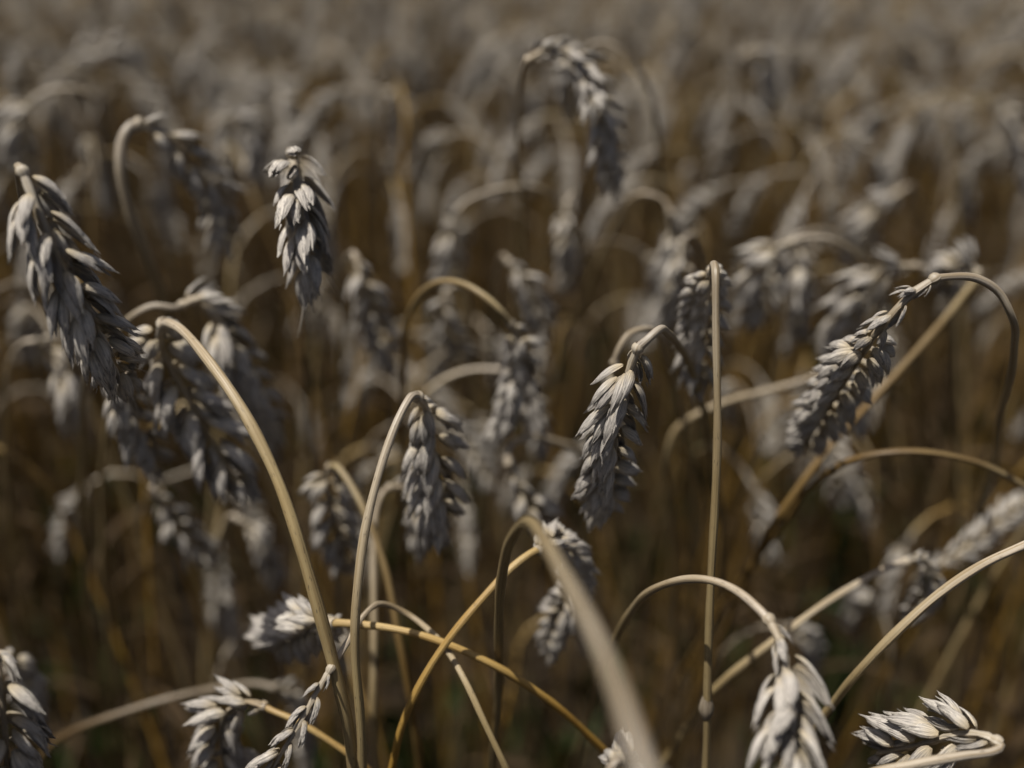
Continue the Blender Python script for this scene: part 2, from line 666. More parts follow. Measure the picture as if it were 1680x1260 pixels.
def hero(label, ear, stem, roll=40, size=1.0, detail=2, mat=None, r=(0.00105, 0.0016), seed=0, awned=0.0,
         spread=1.0, bare=0.0, f0=0.6, lean=(0, 0), leaf=False, node_at=None, group=None, stem_label=None):
    global HEROES
    rnd = random.Random(1000 + seed * 17 + HEROES)
    if group == BL:                               # their true distances, a little past the first reading
        k0 = ear[0][2]
        far = lambda q: (q[0], q[1], 0.33 + (q[2] - 0.33) * 1.35 if q[2] > 0.33 else q[2])
        ear, stem = [far(q) for q in ear], [far(q) for q in stem]
        size *= ear[0][2] / k0
        r = (r[0] * ear[0][2] / k0, r[1] * ear[0][2] / k0)
    HEROES += 1
    ep = [P(*q) for q in ear]
    sp = [P(*q) for q in stem]
    d = sp[-1] - sp[-2]
    if d.z > -0.15 * d.length:
        d.z = -0.6 * d.length
    full = [ep[0]] + sp + to_ground(sp[-1], d, Vector((lean[0], lean[1], 0)))
    base = full[-1].copy()
    root = bpy.data.objects.new('wheat_stalk', None)
    root.empty_display_size = 0.02
    root.location = base
    root['label'] = label
    root['category'] = 'wheat stalk'
    root['group'] = group or 'ripe wheat stalks standing in front'
    COL.objects.link(root)
    # stem
    curve, L = catmull(full, 480)
    curve = curve[:170] + curve[170::9] + [curve[-1]]
    cl = [c - base for c in curve]
    mb = MB()
    stem_into(mb, cl, r[0], r[1], 12)
    so = link('stem', mb.mesh('stem', [mat or STRAW]), root)
    if stem_label:
        so['label'] = stem_label
    # ear
    T0 = (ep[1] - ep[0]).normalized()
    view = (CAM - ep[0]).normalized()
    S0 = T0.cross(view).normalized()
    W0 = S0.cross(T0).normalized()
    side0 = S0 * math.cos(R(roll)) + W0 * math.sin(R(roll))
    org = ep[0].copy()
    el = [e - org for e in ep]
    husks, rc, _ = ear_layout(el, side0, rnd, size, awned, spread, bare, f0)
    mb = MB()
    rachis_into(mb, rc, size, 0)
    # collar where the stem meets the ear
    tdir = T0
    tube(mb, [tdir * -0.0016, tdir * -0.0008, tdir * 0.0002, tdir * 0.0012], [r[0] * 1.05, r[0] * 1.6, r[0] * 1.65, r[0] * 1.1], 10, 0)
    if detail == 2:
        eo = link('ear', mb.mesh('ear', [RACHIS]), root, org - base)
        for kind, var, ai, M in husks:
            h = bpy.data.objects.new('husk', HMESH[(kind, var, ai)])
            COL.objects.link(h)
            h.parent = eo
            h.matrix_local = M
    else:
        husks_into(mb, husks, detail, 1)
        link('ear', mb.mesh('ear', [RACHIS, HUSK]), root, org - base)
    if node_at is not None:
        q = min(range(len(curve)), key=lambda i: (curve[i] - P(*node_at)).length)
        a = cl[q]
        t = (cl[q + 1] - cl[q - 1]).normalized()
        mb = MB()
        rr = r[1]
        tube(mb, [a - t * 0.004, a - t * 0.002, a, a + t * 0.002, a + t * 0.0035], [rr * 1.02, rr * 1.5, rr * 1.9, rr * 1.5, rr * 1.03], 12)
        link('stem_node', mb.mesh('stem_node', [BROWN]), root)
    if leaf:
        q = min(range(len(curve)), key=lambda i: abs(curve[i].z - rnd.uniform(0.38, 0.5)))
        mb = MB()
        leaf_into(mb, cl[q], rnd.uniform(0, 6.28), rnd.uniform(0.14, 0.22), rnd.uniform(0.006, 0.009), rnd.uniform(90, 150), rnd)
        link('leaf', mb.mesh('leaf', [LEAF]), root)
    GROUND_PTS.append(base)
    return root


# --- sharp ears
hero('sharp pale ear hanging from a short cream neck, right of the centre, husk tips fanned',
     [(1046, 572, .262), (1030, 615, .266), (1012, 680, .273), (1000, 745, .285), (990, 850, .320)],
     [(1064, 555, .261), (1080, 540, .263), (1092, 546, .275), (1112, 565, .300), (1132, 596, .325), (1150, 660, .355)],
     roll=62, seed=1, size=1.02, f0=0.8, spread=1.05)
hero('large sharp grey ear leaning to the right at the left edge, knobbly neck on top',
     [(38, 283, .242), (58, 335, .242), (96, 425, .246), (146, 530, .256), (214, 635, .285)],
     [(31, 274, .244), (30, 284, .254), (44, 340, .275), (80, 440, .32), (105, 520, .37), (118, 620, .44)],
     roll=38, seed=2, size=1.08, bare=0.0, f0=0.85, spread=1.0, awned=0.25)
hero('sharp grey ear on a lilac-grey arched stem curving down at the right edge',
     [(1532, 458, .262), (1498, 480, .262), (1452, 528, .264), (1408, 590, .285), (1358, 670, .32), (1312, 745, .36)],
     [(1550, 455, .262), (1600, 456, .262), (1640, 478, .263), (1664, 525, .266), (1662, 570, .285), (1655, 620, .305), (1645, 680, .345)],
     roll=30, seed=3, size=1.0, bare=0.2, stem_label='lilac grey stem', r=(0.0010, 0.0014))
hero('bright cream ear hanging clear at upper left, open husks, thin awns at its tip',
     [(478, 252, .305), (484, 285, .298), (492, 340, .295), (502, 400, .297), (514, 465, .305)],
     [(475, 247, .312), (474, 256, .33), (482, 320, .37), (494, 420, .41), (500, 540, .46)],
     roll=72, seed=4, size=1.22, mat=BROWN, spread=1.1, awned=0.45, f0=0.95)
hero('cropped sharp ear at the left edge in the bottom corner, tips pointing right',
     [(-16, 1062, .245), (-4, 1110, .243), (6, 1185, .245), (14, 1310, .255)],
     [(-26, 1042, .247), (-36, 1052, .255), (-42, 1120, .275), (-40, 1260, .31)],
     roll=10, seed=5, size=1.05)
hero('ear kinked back sharply from its cream stem in the bottom right corner',
     [(1634, 1216, .250), (1612, 1206, .252), (1570, 1206, .258), (1510, 1222, .268), (1440, 1236, .282)],
     [(1642, 1224, .249), (1630, 1234, .247), (1580, 1243, .245), (1500, 1256, .245), (1420, 1272, .25), (1380, 1330, .27)],
     roll=20, seed=6, size=1.1, spread=1.2)
hero('blurred ear hanging at the bottom from a slim yellowish arch, right of centre',
     [(1262, 1018, .243), (1282, 1060, .238), (1292, 1120, .232), (1296, 1190, .226), (1296, 1300, .222)],
     [(1245, 1000, .245), (1212, 972, .25), (1178, 955, .256), (1135, 950, .265), (1080, 966, .28), (1040, 998, .30), (1008, 1045, .325), (985, 1110, .36)],
     roll=55, seed=7, size=1.08, spread=0.8, bare=0.25, awned=0.2)
# --- nearly sharp ears
hero('grey ear hanging under the tip of a pale bowed stem left of the centre',
     [(686, 652, .285), (700, 672, .292), (710, 730, .302), (716, 800, .312), (722, 880, .325)],
     [(676, 650, .281), (668, 658, .278), (650, 690, .275), (625, 760, .271), (602, 860, .268), (590, 960, .266), (584, 1060, .268), (590, 1200, .275), (592, 1270, .28)],
     roll=25, seed=8, size=1.1, bare=0.05, r=(0.00115, 0.0015))
hero('grey ear hanging behind a thick beige stem that bows down across the left half',
     [(268, 532, .305), (262, 560, .315), (290, 620, .325), (335, 700, .335), (392, 800, .345)],
     [(282, 531, .292), (305, 545, .282), (345, 595, .272), (400, 680, .265), (455, 790, .262), (495, 900, .262), (530, 1020, .266), (565, 1170, .275), (580, 1262, .285)],
     roll=30, seed=9, size=1.3, r=(0.00135, 0.0020))
hero('ear hanging behind the straight upright stem right of the centre',
     [(1168, 446, .292), (1160, 470, .310), (1155, 520, .325), (1150, 590, .338), (1152, 640, .345)],
     [(1171, 437, .280), (1174, 434, .271), (1176, 445, .268), (1176, 540, .268), (1175, 700, .270), (1171, 860, .275), (1166, 1010, .282), (1159, 1160, .290), (1156, 1262, .297)],
     roll=50, seed=10, size=0.95, r=(0.00105, 0.00125), node_at=(1159, 1164, .290), detail=2)
hero('stalk whose broad blurred stem arches towards the lens at the bottom centre',
     [(1066, 1290, .130), (1082, 1360, .122), (1096, 1460, .118), (1105, 1580, .118)],
     [(1030, 1190, .136), (985, 1070, .148), (940, 970, .165), (900, 892, .190), (872, 857, .212), (850, 862, .232), (832, 895, .248), (824, 950, .262), (820, 1040, .285)],
     roll=40, seed=11, size=1.0, detail=1, r=(0.00125, 0.0014))
hero('white-tipped ear behind the broad blurred stem, on a golden stem sloping up from below',
     [(884, 902, .292), (908, 886, .302), (936, 905, .318), (945, 955, .335), (920, 1010, .355), (900, 1075, .375)],
     [(872, 906, .290), (835, 932, .287), (790, 982, .284), (745, 1040, .282), (700, 1110, .284), (660, 1190, .290), (640, 1262, .30)],
     roll=15, seed=12, size=0.85, mat=GOLD, r=(0.0010, 0.0014))
hero('stubby ear seen end-on with husks spraying left, on a bright golden stem at lower left',
     [(546, 1022, .292), (525, 1022, .300), (495, 1032, .315), (465, 1045, .338), (440, 1056, .365)],
     [(560, 1022, .291), (620, 1028, .289), (680, 1041, .288), (740, 1062, .288), (800, 1088, .290), (860, 1120, .296), (920, 1162, .305), (990, 1232, .32)],
     roll=60, seed=13, size=1.05, mat=GOLD, r=(0.0011, 0.00135), spread=1.3)
hero('plump ear hooked over near the bottom edge, on a yellow stem running right',
     [(432, 1158, .300), (405, 1152, .304), (372, 1170, .308), (362, 1210, .314), (380, 1300, .33)],
     [(446, 1166, .299), (480, 1182, .298), (530, 1212, .298), (590, 1252, .30), (640, 1300, .31)],
     roll=70, seed=14, size=1.0, mat=GOLD, r=(0.0010, 0.0013), spread=1.05)
hero('thin slanting ear of narrow spikelets near the bottom edge, crossing a yellow stem',
     [(542, 1098, .268), (522, 1130, .266), (498, 1175, .264), (470, 1222, .262), (430, 1290, .262)],
     [(556, 1078, .270), (576, 1048, .275), (598, 1010, .284), (625, 990, .295), (665, 1005, .300), (705, 1036, .296), (735, 1070, .290), (765, 1120, .284), (795, 1182, .282), (832, 1262, .284), (850, 1310, .29)],
     roll=5, seed=15, size=0.8, bare=0.75, r=(0.0008, 0.0012))
hero('short pale ear poking up at the bottom edge below the broad blurred stem',
     [(1015, 1248, .235), (1025, 1254, .245), (1034, 1275, .255), (1040, 1320, .262)],
     [(1010, 1250, .232), (1000, 1262, .232), (985, 1300, .235)],
     roll=60, seed=16, size=0.9)
# --- softly blurred stalks in the middle distance
hero('blurred ear below a honey-coloured arch just left of the centre',
     [(838, 532, .345), (850, 560, .350), (852, 610, .358), (838, 680, .368), (812, 720, .38)],
     [(820, 510, .342), (795, 487, .342), (760, 466, .345), (725, 462, .350), (692, 482, .356), (668, 530, .365), (660, 600, .38), (662, 680, .40)],
     roll=40, seed=20, size=1.0, mat=OCHRE, group=BL, detail=2)
hero('blurred pale ear at left, hanging to the right behind the thick beige stem',
     [(300, 500, .345), (335, 488, .345), (365, 540, .350), (405, 620, .362), (455, 712, .38)],
     [(285, 505, .342), (250, 502, .340), (215, 520, .340), (190, 560, .35), (180, 640, .37)],
     roll=60, seed=21, size=1.25, group=BL, detail=2)
hero('dim ear tucked under the large grey ear at the left edge',
     [(170, 590, .325), (190, 625, .33), (215, 680, .34), (262, 770, .355)],
     [(160, 580, .325), (150, 590, .33), (140, 640, .345), (135, 720, .37)],
     roll=50, seed=22, size=1.0, group=BL)
hero('blurred dusty ear low at the far left, behind the large grey ear',
     [(58, 560, .40), (85, 575, .405), (110, 620, .41), (125, 690, .43)],
     [(45, 560, .40), (25, 580, .41), (10, 640, .43), (10, 740, .46)],
     roll=50, seed=23, size=1.2, group=BL, detail=1)
hero('small curled ear on a pale hook left of the sharp pale ear',
     [(836, 760, .37), (848, 790, .372), (868, 822, .376), (900, 862, .385)],
     [(832, 748, .37), (840, 728, .372), (868, 718, .376), (910, 726, .385), (945, 738, .395), (980, 790, .42)],
     roll=20, seed=24, size=0.9, r=(0.0013, 0.0015), bare=0.3, group=BL, detail=1)
hero('blurred drooping ear with a hooked straw neck, low between two bowed stems',
     [(640, 800, .36), (665, 800, .362), (682, 830, .366), (690, 900, .38)],
     [(630, 806, .358), (618, 840, .356), (614, 900, .354), (612, 980, .352), (612, 1080, .350), (614, 1180, .352), (622, 1270, .36)],
     roll=50, seed=25, size=0.95, group=BL, detail=1)
hero('blurred ear with husks to its left on a dull yellow sloping stem',
     [(542, 766, .355), (535, 790, .360), (545, 840, .366), (570, 930, .38)],
     [(552, 764, .352), (575, 795, .348), (605, 860, .344), (632, 935, .342), (655, 1040, .342), (672, 1140, .346), (690, 1270, .36)],
     roll=35, seed=26, size=1.05, mat=OCHRE, group=BL, detail=1)
hero('pale drooping ear at lower right on a straw stem rising from the left',
     [(1486, 922, .34), (1512, 916, .345), (1530, 940, .352), (1522, 975, .36), (1490, 1015, .37)],
     [(1465, 928, .338), (1410, 955, .335), (1350, 990, .333), (1290, 1034, .333), (1230, 1082, .336), (1172, 1135, .345), (1130, 1190, .36)],
     roll=20, seed=27, size=0.65, bare=0.4, group=BL, detail=1)
hero('long plain stem bowing out of the right edge below the beaded ear',
     [(1790, 850, .262), (1830, 870, .262), (1860, 930, .27), (1870, 1020, .28)],
     [(1760, 862, .262), (1680, 896, .264), (1610, 928, .266), (1540, 975, .270), (1470, 1038, .276), (1410, 1100, .285), (1365, 1155, .30)],
     roll=40, seed=28, detail=1, r=(0.0012, 0.0014), group=BL)
hero('beaded blurred ear slanting up to the right edge at lower right',
     [(1530, 930, .40), (1575, 905, .40), (1625, 865, .405), (1690, 815, .42)],
     [(1520, 936, .40), (1500, 950, .405), (1480, 990, .42), (1470, 1060, .44)],
     roll=0, seed=29, size=0.68, group=BL, detail=1)
hero('straight golden stem slanting down to the left behind the lilac-grey stalk',
     [(1602, 446, .385), (1590, 432, .385), (1570, 436, .39), (1545, 470, .40)],
     [(1598, 462, .384), (1570, 496, .38), (1500, 578, .372), (1430, 660, .366), (1370, 724, .362), (1315, 792, .362), (1270, 856, .366), (1240, 920, .38)],
     roll=60, seed=30, size=0.9, mat=OCHRE, detail=1, r=(0.0012, 0.0014), group=BL)
hero('dull golden arc running to the right edge below the slanting golden stem',
     [(1760, 850, .345), (1790, 890, .35), (1800, 950, .355), (1800, 1040, .37)],
     [(1720, 822, .342), (1670, 792, .34), (1600, 758, .336), (1520, 742, .335), (1450, 744, .337), (1390, 760, .342), (1330, 800, .352), (1290, 850, .365)],
     roll=40, seed=31, mat=OCHRE, detail=1, r=(0.0010, 0.0012), group=BL)
hero('blurred full ear behind and right of the upright stem, under a yellow arch',
     [(1300, 398, .40), (1270, 410, .405), (1255, 450, .415), (1245, 530, .43)],
     [(1320, 390, .40), (1360, 392, .40), (1400, 412, .405), (1425, 445, .415), (1440, 520, .44)],
     roll=70, seed=32, size=1.25, group=BL, detail=1)
hero('blurred drooping ear on the far side of the yellow arch, husks hanging right',
     [(1302, 392, .43), (1312, 420, .435), (1310, 470, .44), (1318, 540, .46)],
     [(1310, 385, .43), (1340, 378, .432), (1375, 384, .44), (1410, 420, .455)],
     roll=60, seed=33, size=1.0, group=BL, detail=1)
hero('pale blurred ear curling left, above the sharp ear of the lilac-grey stalk',
     [(1500, 436, .40), (1460, 438, .40), (1415, 470, .405), (1385, 530, .415), (1370, 580, .43)],
     [(1520, 440, .40), (1545, 460, .405), (1560, 510, .42), (1565, 600, .44)],
     roll=50, seed=34, size=1.1, group=BL, detail=1)
hero('thin straw arch sweeping up to the right in front of the dim middle',
     [(1345, 616, .40), (1380, 612, .405), (1400, 640, .41), (1405, 700, .42)],
     [(1320, 624, .398), (1260, 640, .395), (1200, 655, .392), (1140, 680, .392), (1108, 705, .395), (1095, 745, .40), (1100, 820, .42)],
     roll=50, seed=35, size=0.9, group=BL, detail=1)
hero('straw arch ending behind the blurred ear under the honey-coloured arch',
     [(850, 612, .42), (868, 630, .425), (880, 680, .43), (895, 740, .44)],
     [(820, 607, .42), (770, 608, .42), (725, 624, .42), (690, 655, .425), (672, 720, .44)],
     roll=50, seed=36, size=0.9, group=BL, detail=1)
hero('large hooked stem at upper left with a beaded ear falling to the right',
     [(226, 206, .36), (255, 216, .362), (300, 255, .37), (345, 305, .38), (378, 415, .40)],
     [(214, 208, .358), (200, 230, .357), (198, 280, .358), (212, 340, .362), (238, 410, .37), (265, 490, .385)],
     roll=15, seed=37, size=1.05, r=(0.002, 0.0023), group=BL, detail=1)
hero('brightly lit ear arching over at the top centre, spikelets wide apart',
     [(868, 98, .36), (898, 82, .358), (945, 100, .358), (982, 165, .36), (998, 240, .37), (1015, 310, .385)],
     [(860, 110, .363), (854, 138, .37), (850, 200, .40), (856, 300, .45)],
     roll=75, seed=38, size=0.98, spread=1.25, group=BL, detail=1)
hero('faint straw arch dropping to the right of the brightly lit top ear',
     [(965, 78, .43), (945, 90, .435), (935, 130, .44), (938, 190, .45)],
     [(985, 70, .43), (1015, 80, .43), (1045, 110, .435), (1066, 155, .445), (1078, 230, .47)],
     roll=40, seed=56, size=0.7, r=(0.0009, 0.0012), group=BL, detail=1)
hero('blurred ear under a long flat arch in the upper centre',
     [(752, 345, .44), (740, 370, .445), (740, 410, .45), (738, 470, .47)],
     [(764, 332, .44), (800, 316, .44), (845, 306, .445), (885, 310, .455), (920, 350, .48)],
     roll=50, seed=39, size=0.95, bare=0.1, group=BL, detail=1)
hero('blurred pale ear pointing straight down, centre, above the honey-coloured arch',
     [(930, 335, .46), (928, 365, .46), (932, 410, .47), (930, 470, .49)],
     [(934, 325, .462), (945, 318, .47), (955, 340, .49), (960, 420, .52)],
     roll=70, seed=40, size=1.0, group=BL, detail=1)
hero('thin blurred arch joining the brightly lit top ear to the pale hook on its right',
     [(1100, 350, .42), (1108, 372, .425), (1098, 410, .43), (1085, 470, .45)],
     [(1090, 330, .42), (1062, 318, .42), (1030, 330, .428), (1010, 370, .44)],
     roll=50, seed=41, size=0.8, bare=0.2, group=BL, detail=1)
hero('stubby blurred ear left of the top of the upright stem',
     [(1118, 398, .40), (1116, 425, .40), (1108, 470, .41), (1100, 540, .43)],
     [(1124, 390, .402), (1140, 386, .41), (1150, 410, .425), (1152, 480, .45)],
     roll=60, seed=42, size=0.95, group=BL, detail=1)
hero('slim blurred ear slanting down to the right above the honey-coloured arch',
     [(835, 430, .42), (850, 448, .42), (875, 490, .425), (900, 550, .44)],
     [(828, 420, .42), (820, 428, .43), (812, 470, .45), (810, 560, .48)],
     roll=10, seed=43, size=0.8, group=BL, detail=1)
hero('slim blurred ear hanging inside the honey-coloured arch',
     [(732, 478, .43), (725, 500, .43), (735, 535, .435), (762, 590, .45)],
     [(742, 470, .432), (760, 470, .44), (772, 500, .455), (775, 580, .48)],
     roll=10, seed=44, size=0.75, group=BL, detail=1)
hero('blurred ear hanging to the right below the bright cream ear',
     [(585, 425, .40), (592, 455, .40), (610, 510, .41), (640, 600, .43)],
     [(580, 415, .402), (570, 425, .41), (562, 470, .43), (560, 560, .46)],
     roll=30, seed=45, size=1.0, group=BL, detail=1)
hero('blurred tangle ear lying low behind the golden crossing at lower left',
     [(255, 812, .40), (275, 840, .405), (305, 880, .41), (350, 915, .42)],
     [(250, 802, .40), (262, 790, .405), (290, 800, .42), (320, 860, .45)],
     roll=20, seed=46, size=0.85, group=BL, detail=1)
hero('dim rounded ear low at left, between the thick beige stem and the dark gap',
     [(392, 852, .42), (410, 862, .42), (430, 890, .43), (455, 950, .45)],
     [(384, 846, .42), (370, 855, .43), (360, 900, .45), (358, 980, .48)],
     roll=60, seed=47, size=0.95, group=BL, detail=1)
hero('dim brown arch low at the bottom left, rising towards the stubby ear',
     [(450, 1128, .40), (480, 1140, .41), (495, 1180, .42), (500, 1260, .44)],
     [(420, 1122, .40), (350, 1130, .395), (270, 1146, .39), (190, 1172, .388), (110, 1206, .39), (60, 1250, .40)],
     roll=50, seed=48, size=0.8, group=BL, detail=1, mat=BROWN)
hero('blurred ear peeping up behind the cropped ear in the bottom left corner',
     [(10, 1082, .35), (25, 1085, .355), (40, 1110, .36), (50, 1180, .375)],
     [(2, 1084, .35), (-8, 1100, .355), (-14, 1160, .37), (-12, 1260, .40)],
     roll=60, seed=49, size=0.95, group=BL, detail=1)
hero('lilac blurred loop just behind the neck of the sharp pale ear',
     [(1008, 596, .325), (1000, 630, .33), (996, 680, .335), (1002, 740, .35)],
     [(1014, 575, .323), (1030, 550, .323), (1056, 541, .326), (1078, 548, .335), (1098, 600, .36)],
     roll=40, seed=50, size=0.7, bare=0.4, group=BL, detail=1)
hero('bright blurred ear head-on at upper right, pointing left and down',
     [(1478, 312, .55), (1450, 330, .55), (1420, 360, .56), (1400, 430, .58)],
     [(1490, 305, .55), (1505, 320, .56), (1512, 370, .58), (1515, 460, .62)],
     roll=70, seed=51, size=1.35, group=BL, detail=1)
hero('lone pale hooked ear near the top, right of the brightly lit arching ear',
     [(1222, 88, .60), (1240, 82, .60), (1256, 105, .605), (1262, 175, .62)],
     [(1215, 95, .60), (1210, 120, .61), (1210, 190, .64)],
     roll=50, seed=52, size=1.15, group=BL, detail=1)
hero('blurred white hooked ear at the far upper left',
     [(60, 160, .48), (38, 180, .48), (32, 215, .485), (40, 270, .50)],
     [(80, 150, .48), (120, 146, .48), (155, 160, .485), (180, 210, .50)],
     roll=60, seed=53, size=1.15, group=BL, detail=1)
hero('faint arched ear along the top edge at left',
     [(108, 112, .62), (140, 92, .62), (185, 80, .625), (235, 100, .64)],
     [(100, 124, .62), (95, 150, .63), (96, 220, .66)],
     roll=40, seed=54, size=1.1, group=BL, detail=1)
hero('pale blurred ear between the hooked stem and the bright cream ear',
     [(365, 195, .52), (390, 190, .52), (410, 215, .525), (420, 290, .54)],
     [(358, 204, .52), (352, 240, .53), (352, 320, .56)],
     roll=60, seed=55, size=1.1, group=BL, detail=1)

# ------------------------------------------------------------------ the crowd behind: stalk variants, copied
def filler_variant(seed, detail):
    """one stalk in its own coordinates: (stem mesh, ear mesh, leaf mesh, ear offset, test points)"""
    r = random.Random(500 + seed)
    H = r.uniform(0.66, 0.745)
    lean = r.uniform(0.02, 0.10)
    arch = r.uniform(0.025, 0.06)
    pts = [Vector((0, 0, 0)), Vector((lean * 0.12, 0, H * 0.3)), Vector((lean * 0.45, 0, H * 0.62)), Vector((lean, 0, H * 0.92))]
    turn = r.uniform(125, 172)
    sway = r.uniform(-0.03, 0.03)
    c = Vector((lean + arch, sway * 0.3, H * 0.92))
    for a in (40, 80, 115):
        a = R(a * turn / 150.0)
        pts.append(c + Vector((-math.cos(a) * arch, 0, math.sin(a) * arch * 1.25)))
    neck = pts[-1]
    d = (pts[-1] - pts[-2]).normalized()
    L = r.uniform(0.06, 0.085)
    ep = [neck.copy()]
    q, dd = neck.copy(), d.copy()
    for i in range(3):
        dd = (dd + Vector((0, sway * 4, -0.75))).normalized()
        q = q + dd * (L / 3)
        ep.append(q.copy())
    curve, _ = catmull(list(reversed(pts)), 46 if detail else 22)
    mb = MB()
    stem_into(mb, curve, 0.0010, 0.0016, 6 if detail else 4)
    side0 = Vector((0, 1, 0)) if r.random() < 0.5 else Vector((0.6, 0.5, 0.6))
    size = r.uniform(0.82, 1.0)
    husks, rc, _ = ear_layout([e - neck for e in ep], side0, r, size, 0.15, r.uniform(0.9, 1.15), r.choice((0, 0, 0.2)))
    eb = MB()
    rachis_into(eb, rc, size, 0, 4)
    husks_into(eb, husks, detail, 1)
    lb, lbs = MB(), []
    for _ in range(1):
        k = min(range(len(curve)), key=lambda i: abs(curve[i].z - r.uniform(0.25, 0.52)))
        leaf_into(lb, curve[k], r.uniform(0, 6.28), r.uniform(0.10, 0.18), r.uniform(0.004, 0.007), r.uniform(90, 165), r)
        b = MB()
        b.add(lb.v[-1], [tuple(i - (lb.n - len(lb.v[-1])) for i in f) for f in lb.f if min(f) >= lb.n - len(lb.v[-1])], lb.uv[-1])
        lbs.append(b)
    mat = r.choice((STRAW, OCHRE, GOLD, BROWN))
    far = MB()                                  # all in one, for the uncountable far stand
    stem_into(far, curve, 0.0010, 0.0016, 4, 0)
    husks_into(far, [(k_, v_, a_, Matrix.Translation(neck) @ M_) for k_, v_, a_, M_ in husks], 0, 1, 0.75, r)
    far.add(np.concatenate(lb.v), lb.f, np.concatenate(lb.uv), 2)
    return dict(stem=mb.mesh('stem', [mat]), ear=eb.mesh('ear', [RACHIS, HUSK]), leaves=[b.mesh('leaf', [LEAF]) for b in lbs],
                far=far.mesh('far_stalk', [mat, HUSK, LEAF]), neck=neck,
                test=[curve[i] for i in range(0, len(curve), 3)] + ep + [e for e in ep])


VARS = [filler_variant(s, 1) for s in range(16)]


def tiller_variant(seed):
    """an earless side shoot: a thin brown stem with several long dry leaves"""
    r = random.Random(900 + seed)
    H = r.uniform(0.46, 0.64)
    lean = r.uniform(0.03, 0.16)
    pts = [Vector((0, 0, 0)), Vector((lean * 0.2, 0, H * 0.4)), Vector((lean * 0.55, 0.01, H * 0.75)), Vector((lean, 0.0, H))]
    curve, _ = catmull(list(reversed(pts)), 16)
    mb, lb, far = MB(), [], MB()
    stem_into(mb, curve, 0.0008, 0.0017, 5)
    n = 1
    for i in range(n):
        k = min(range(len(curve)), key=lambda j: abs(curve[j].z - H * (0.35 + 0.55 * (i + r.random()) / n)))
        b = MB()
        leaf_into(b, curve[k], r.uniform(0, 6.28), r.uniform(0.08, 0.15), r.uniform(0.003, 0.006), r.uniform(60, 150), r)
        lb.append(b)
    stem_into(far, curve, 0.0008, 0.0017, 4, 0)
    for b in lb:
        far.add(np.concatenate(b.v), b.f, np.concatenate(b.uv), 1)
    tm = r.choice((BROWN, BROWN, OCHRE))
    return dict(stem=mb.mesh('stem', [tm]), ear=None, leaves=[b.mesh('leaf', [LEAF]) for b in lb],
                far=far.mesh('far_tiller', [tm, LEAF]), neck=curve[0],
                test=curve[::2] + [Vector(q) for b in lb for q in np.concatenate(b.v)[::5]])


NT = 8
VARS += [tiller_variant(s) for s in range(NT)]
NE = len(VARS) - NT


def place_ok(v, M, x, y):
    """would this stalk stand in the lens, or in front of the stalks that are picked out?"""
    top, topz, shows = 9999, 9.0, False
    for p in v['test']:
        q = M @ p
        if (q - CAM).length < 0.2:
            return None
        pr = project(q)
        if pr is None:
            continue
        px, py, z = pr
        m = 60 + 40 / z
        if -m < px < 1680 + m and -m < py < 1260 + m:
            shows = True
            if z < 0.37:
                return None
            if z < 0.46 and (py < 760 or v['ear'] is not None):
                return None
            if z < 0.62 and py < 330:
                return None
            if py < top:
                top, topz = py, z
    return (shows, top, topz)


cells = []
step = 0.037
for iy in range(int(-1.2 / step), int(3.4 / step)):
    for ix in range(int(-2.6 / step), int(2.6 / step)):
        cells.append((ix * step, iy * step))
spots_near, spots_far = [], []
for (cx, cy) in cells:
    x = cx + rng.uniform(-0.5, 0.5) * step
    y = cy + rng.uniform(-0.5, 0.5) * step
    if any((x - b.x) ** 2 + (y - b.y) ** 2 < 0.008 ** 2 for b in GROUND_PTS):
        continue
    got = None
    for attempt in range(5):
        tiller = (attempt >= 2) or rng.random() < (0.54 if y < 0.95 else 0.66)
        vi = NE + int(rng.integers(NT)) if tiller else int(rng.integers(NE))
        rz = float(rng.uniform(0, 6.283))
        near = math.hypot(x, y - 0.35) < 0.6
        sc = (float(rng.uniform(0.94, 1.06)) if y > 0.95 or rng.random() < 0.45 else float(rng.uniform(0.72, 0.97))) if not (near and tiller) else float(rng.uniform(0.45, 0.72))
        tx, ty = rng.normal(0, 0.055, 2)
        if near:
            tx, ty = tx * 1.8, ty * 1.8
        M = Matrix.Translation((x, y, 0)) @ Matrix.Rotation(tx, 4, 'X') @ Matrix.Rotation(ty, 4, 'Y') @ Matrix.Rotation(rz, 4, 'Z') @ Matrix.Scale(sc, 4)
        ok = place_ok(VARS[vi], M, x, y)
        if ok is not None:
            got = (vi, M, ok)
            break
    if got is None:
        continue
    if got[2][0] and got[0] < NE:
        spots_near.append((got[2][2], *got))
    else:
        spots_far.append(got[:2])
spots_near.sort(key=lambda s: s[0])
n_ind = 300 - HEROES
crowd, rest = spots_near[:n_ind], spots_near[n_ind:]
spots_far += [s[1:3] for s in rest]
print('heroes', HEROES, 'individual crowd', len(crowd), 'in view beyond', len(rest), 'out of view', len(spots_far))


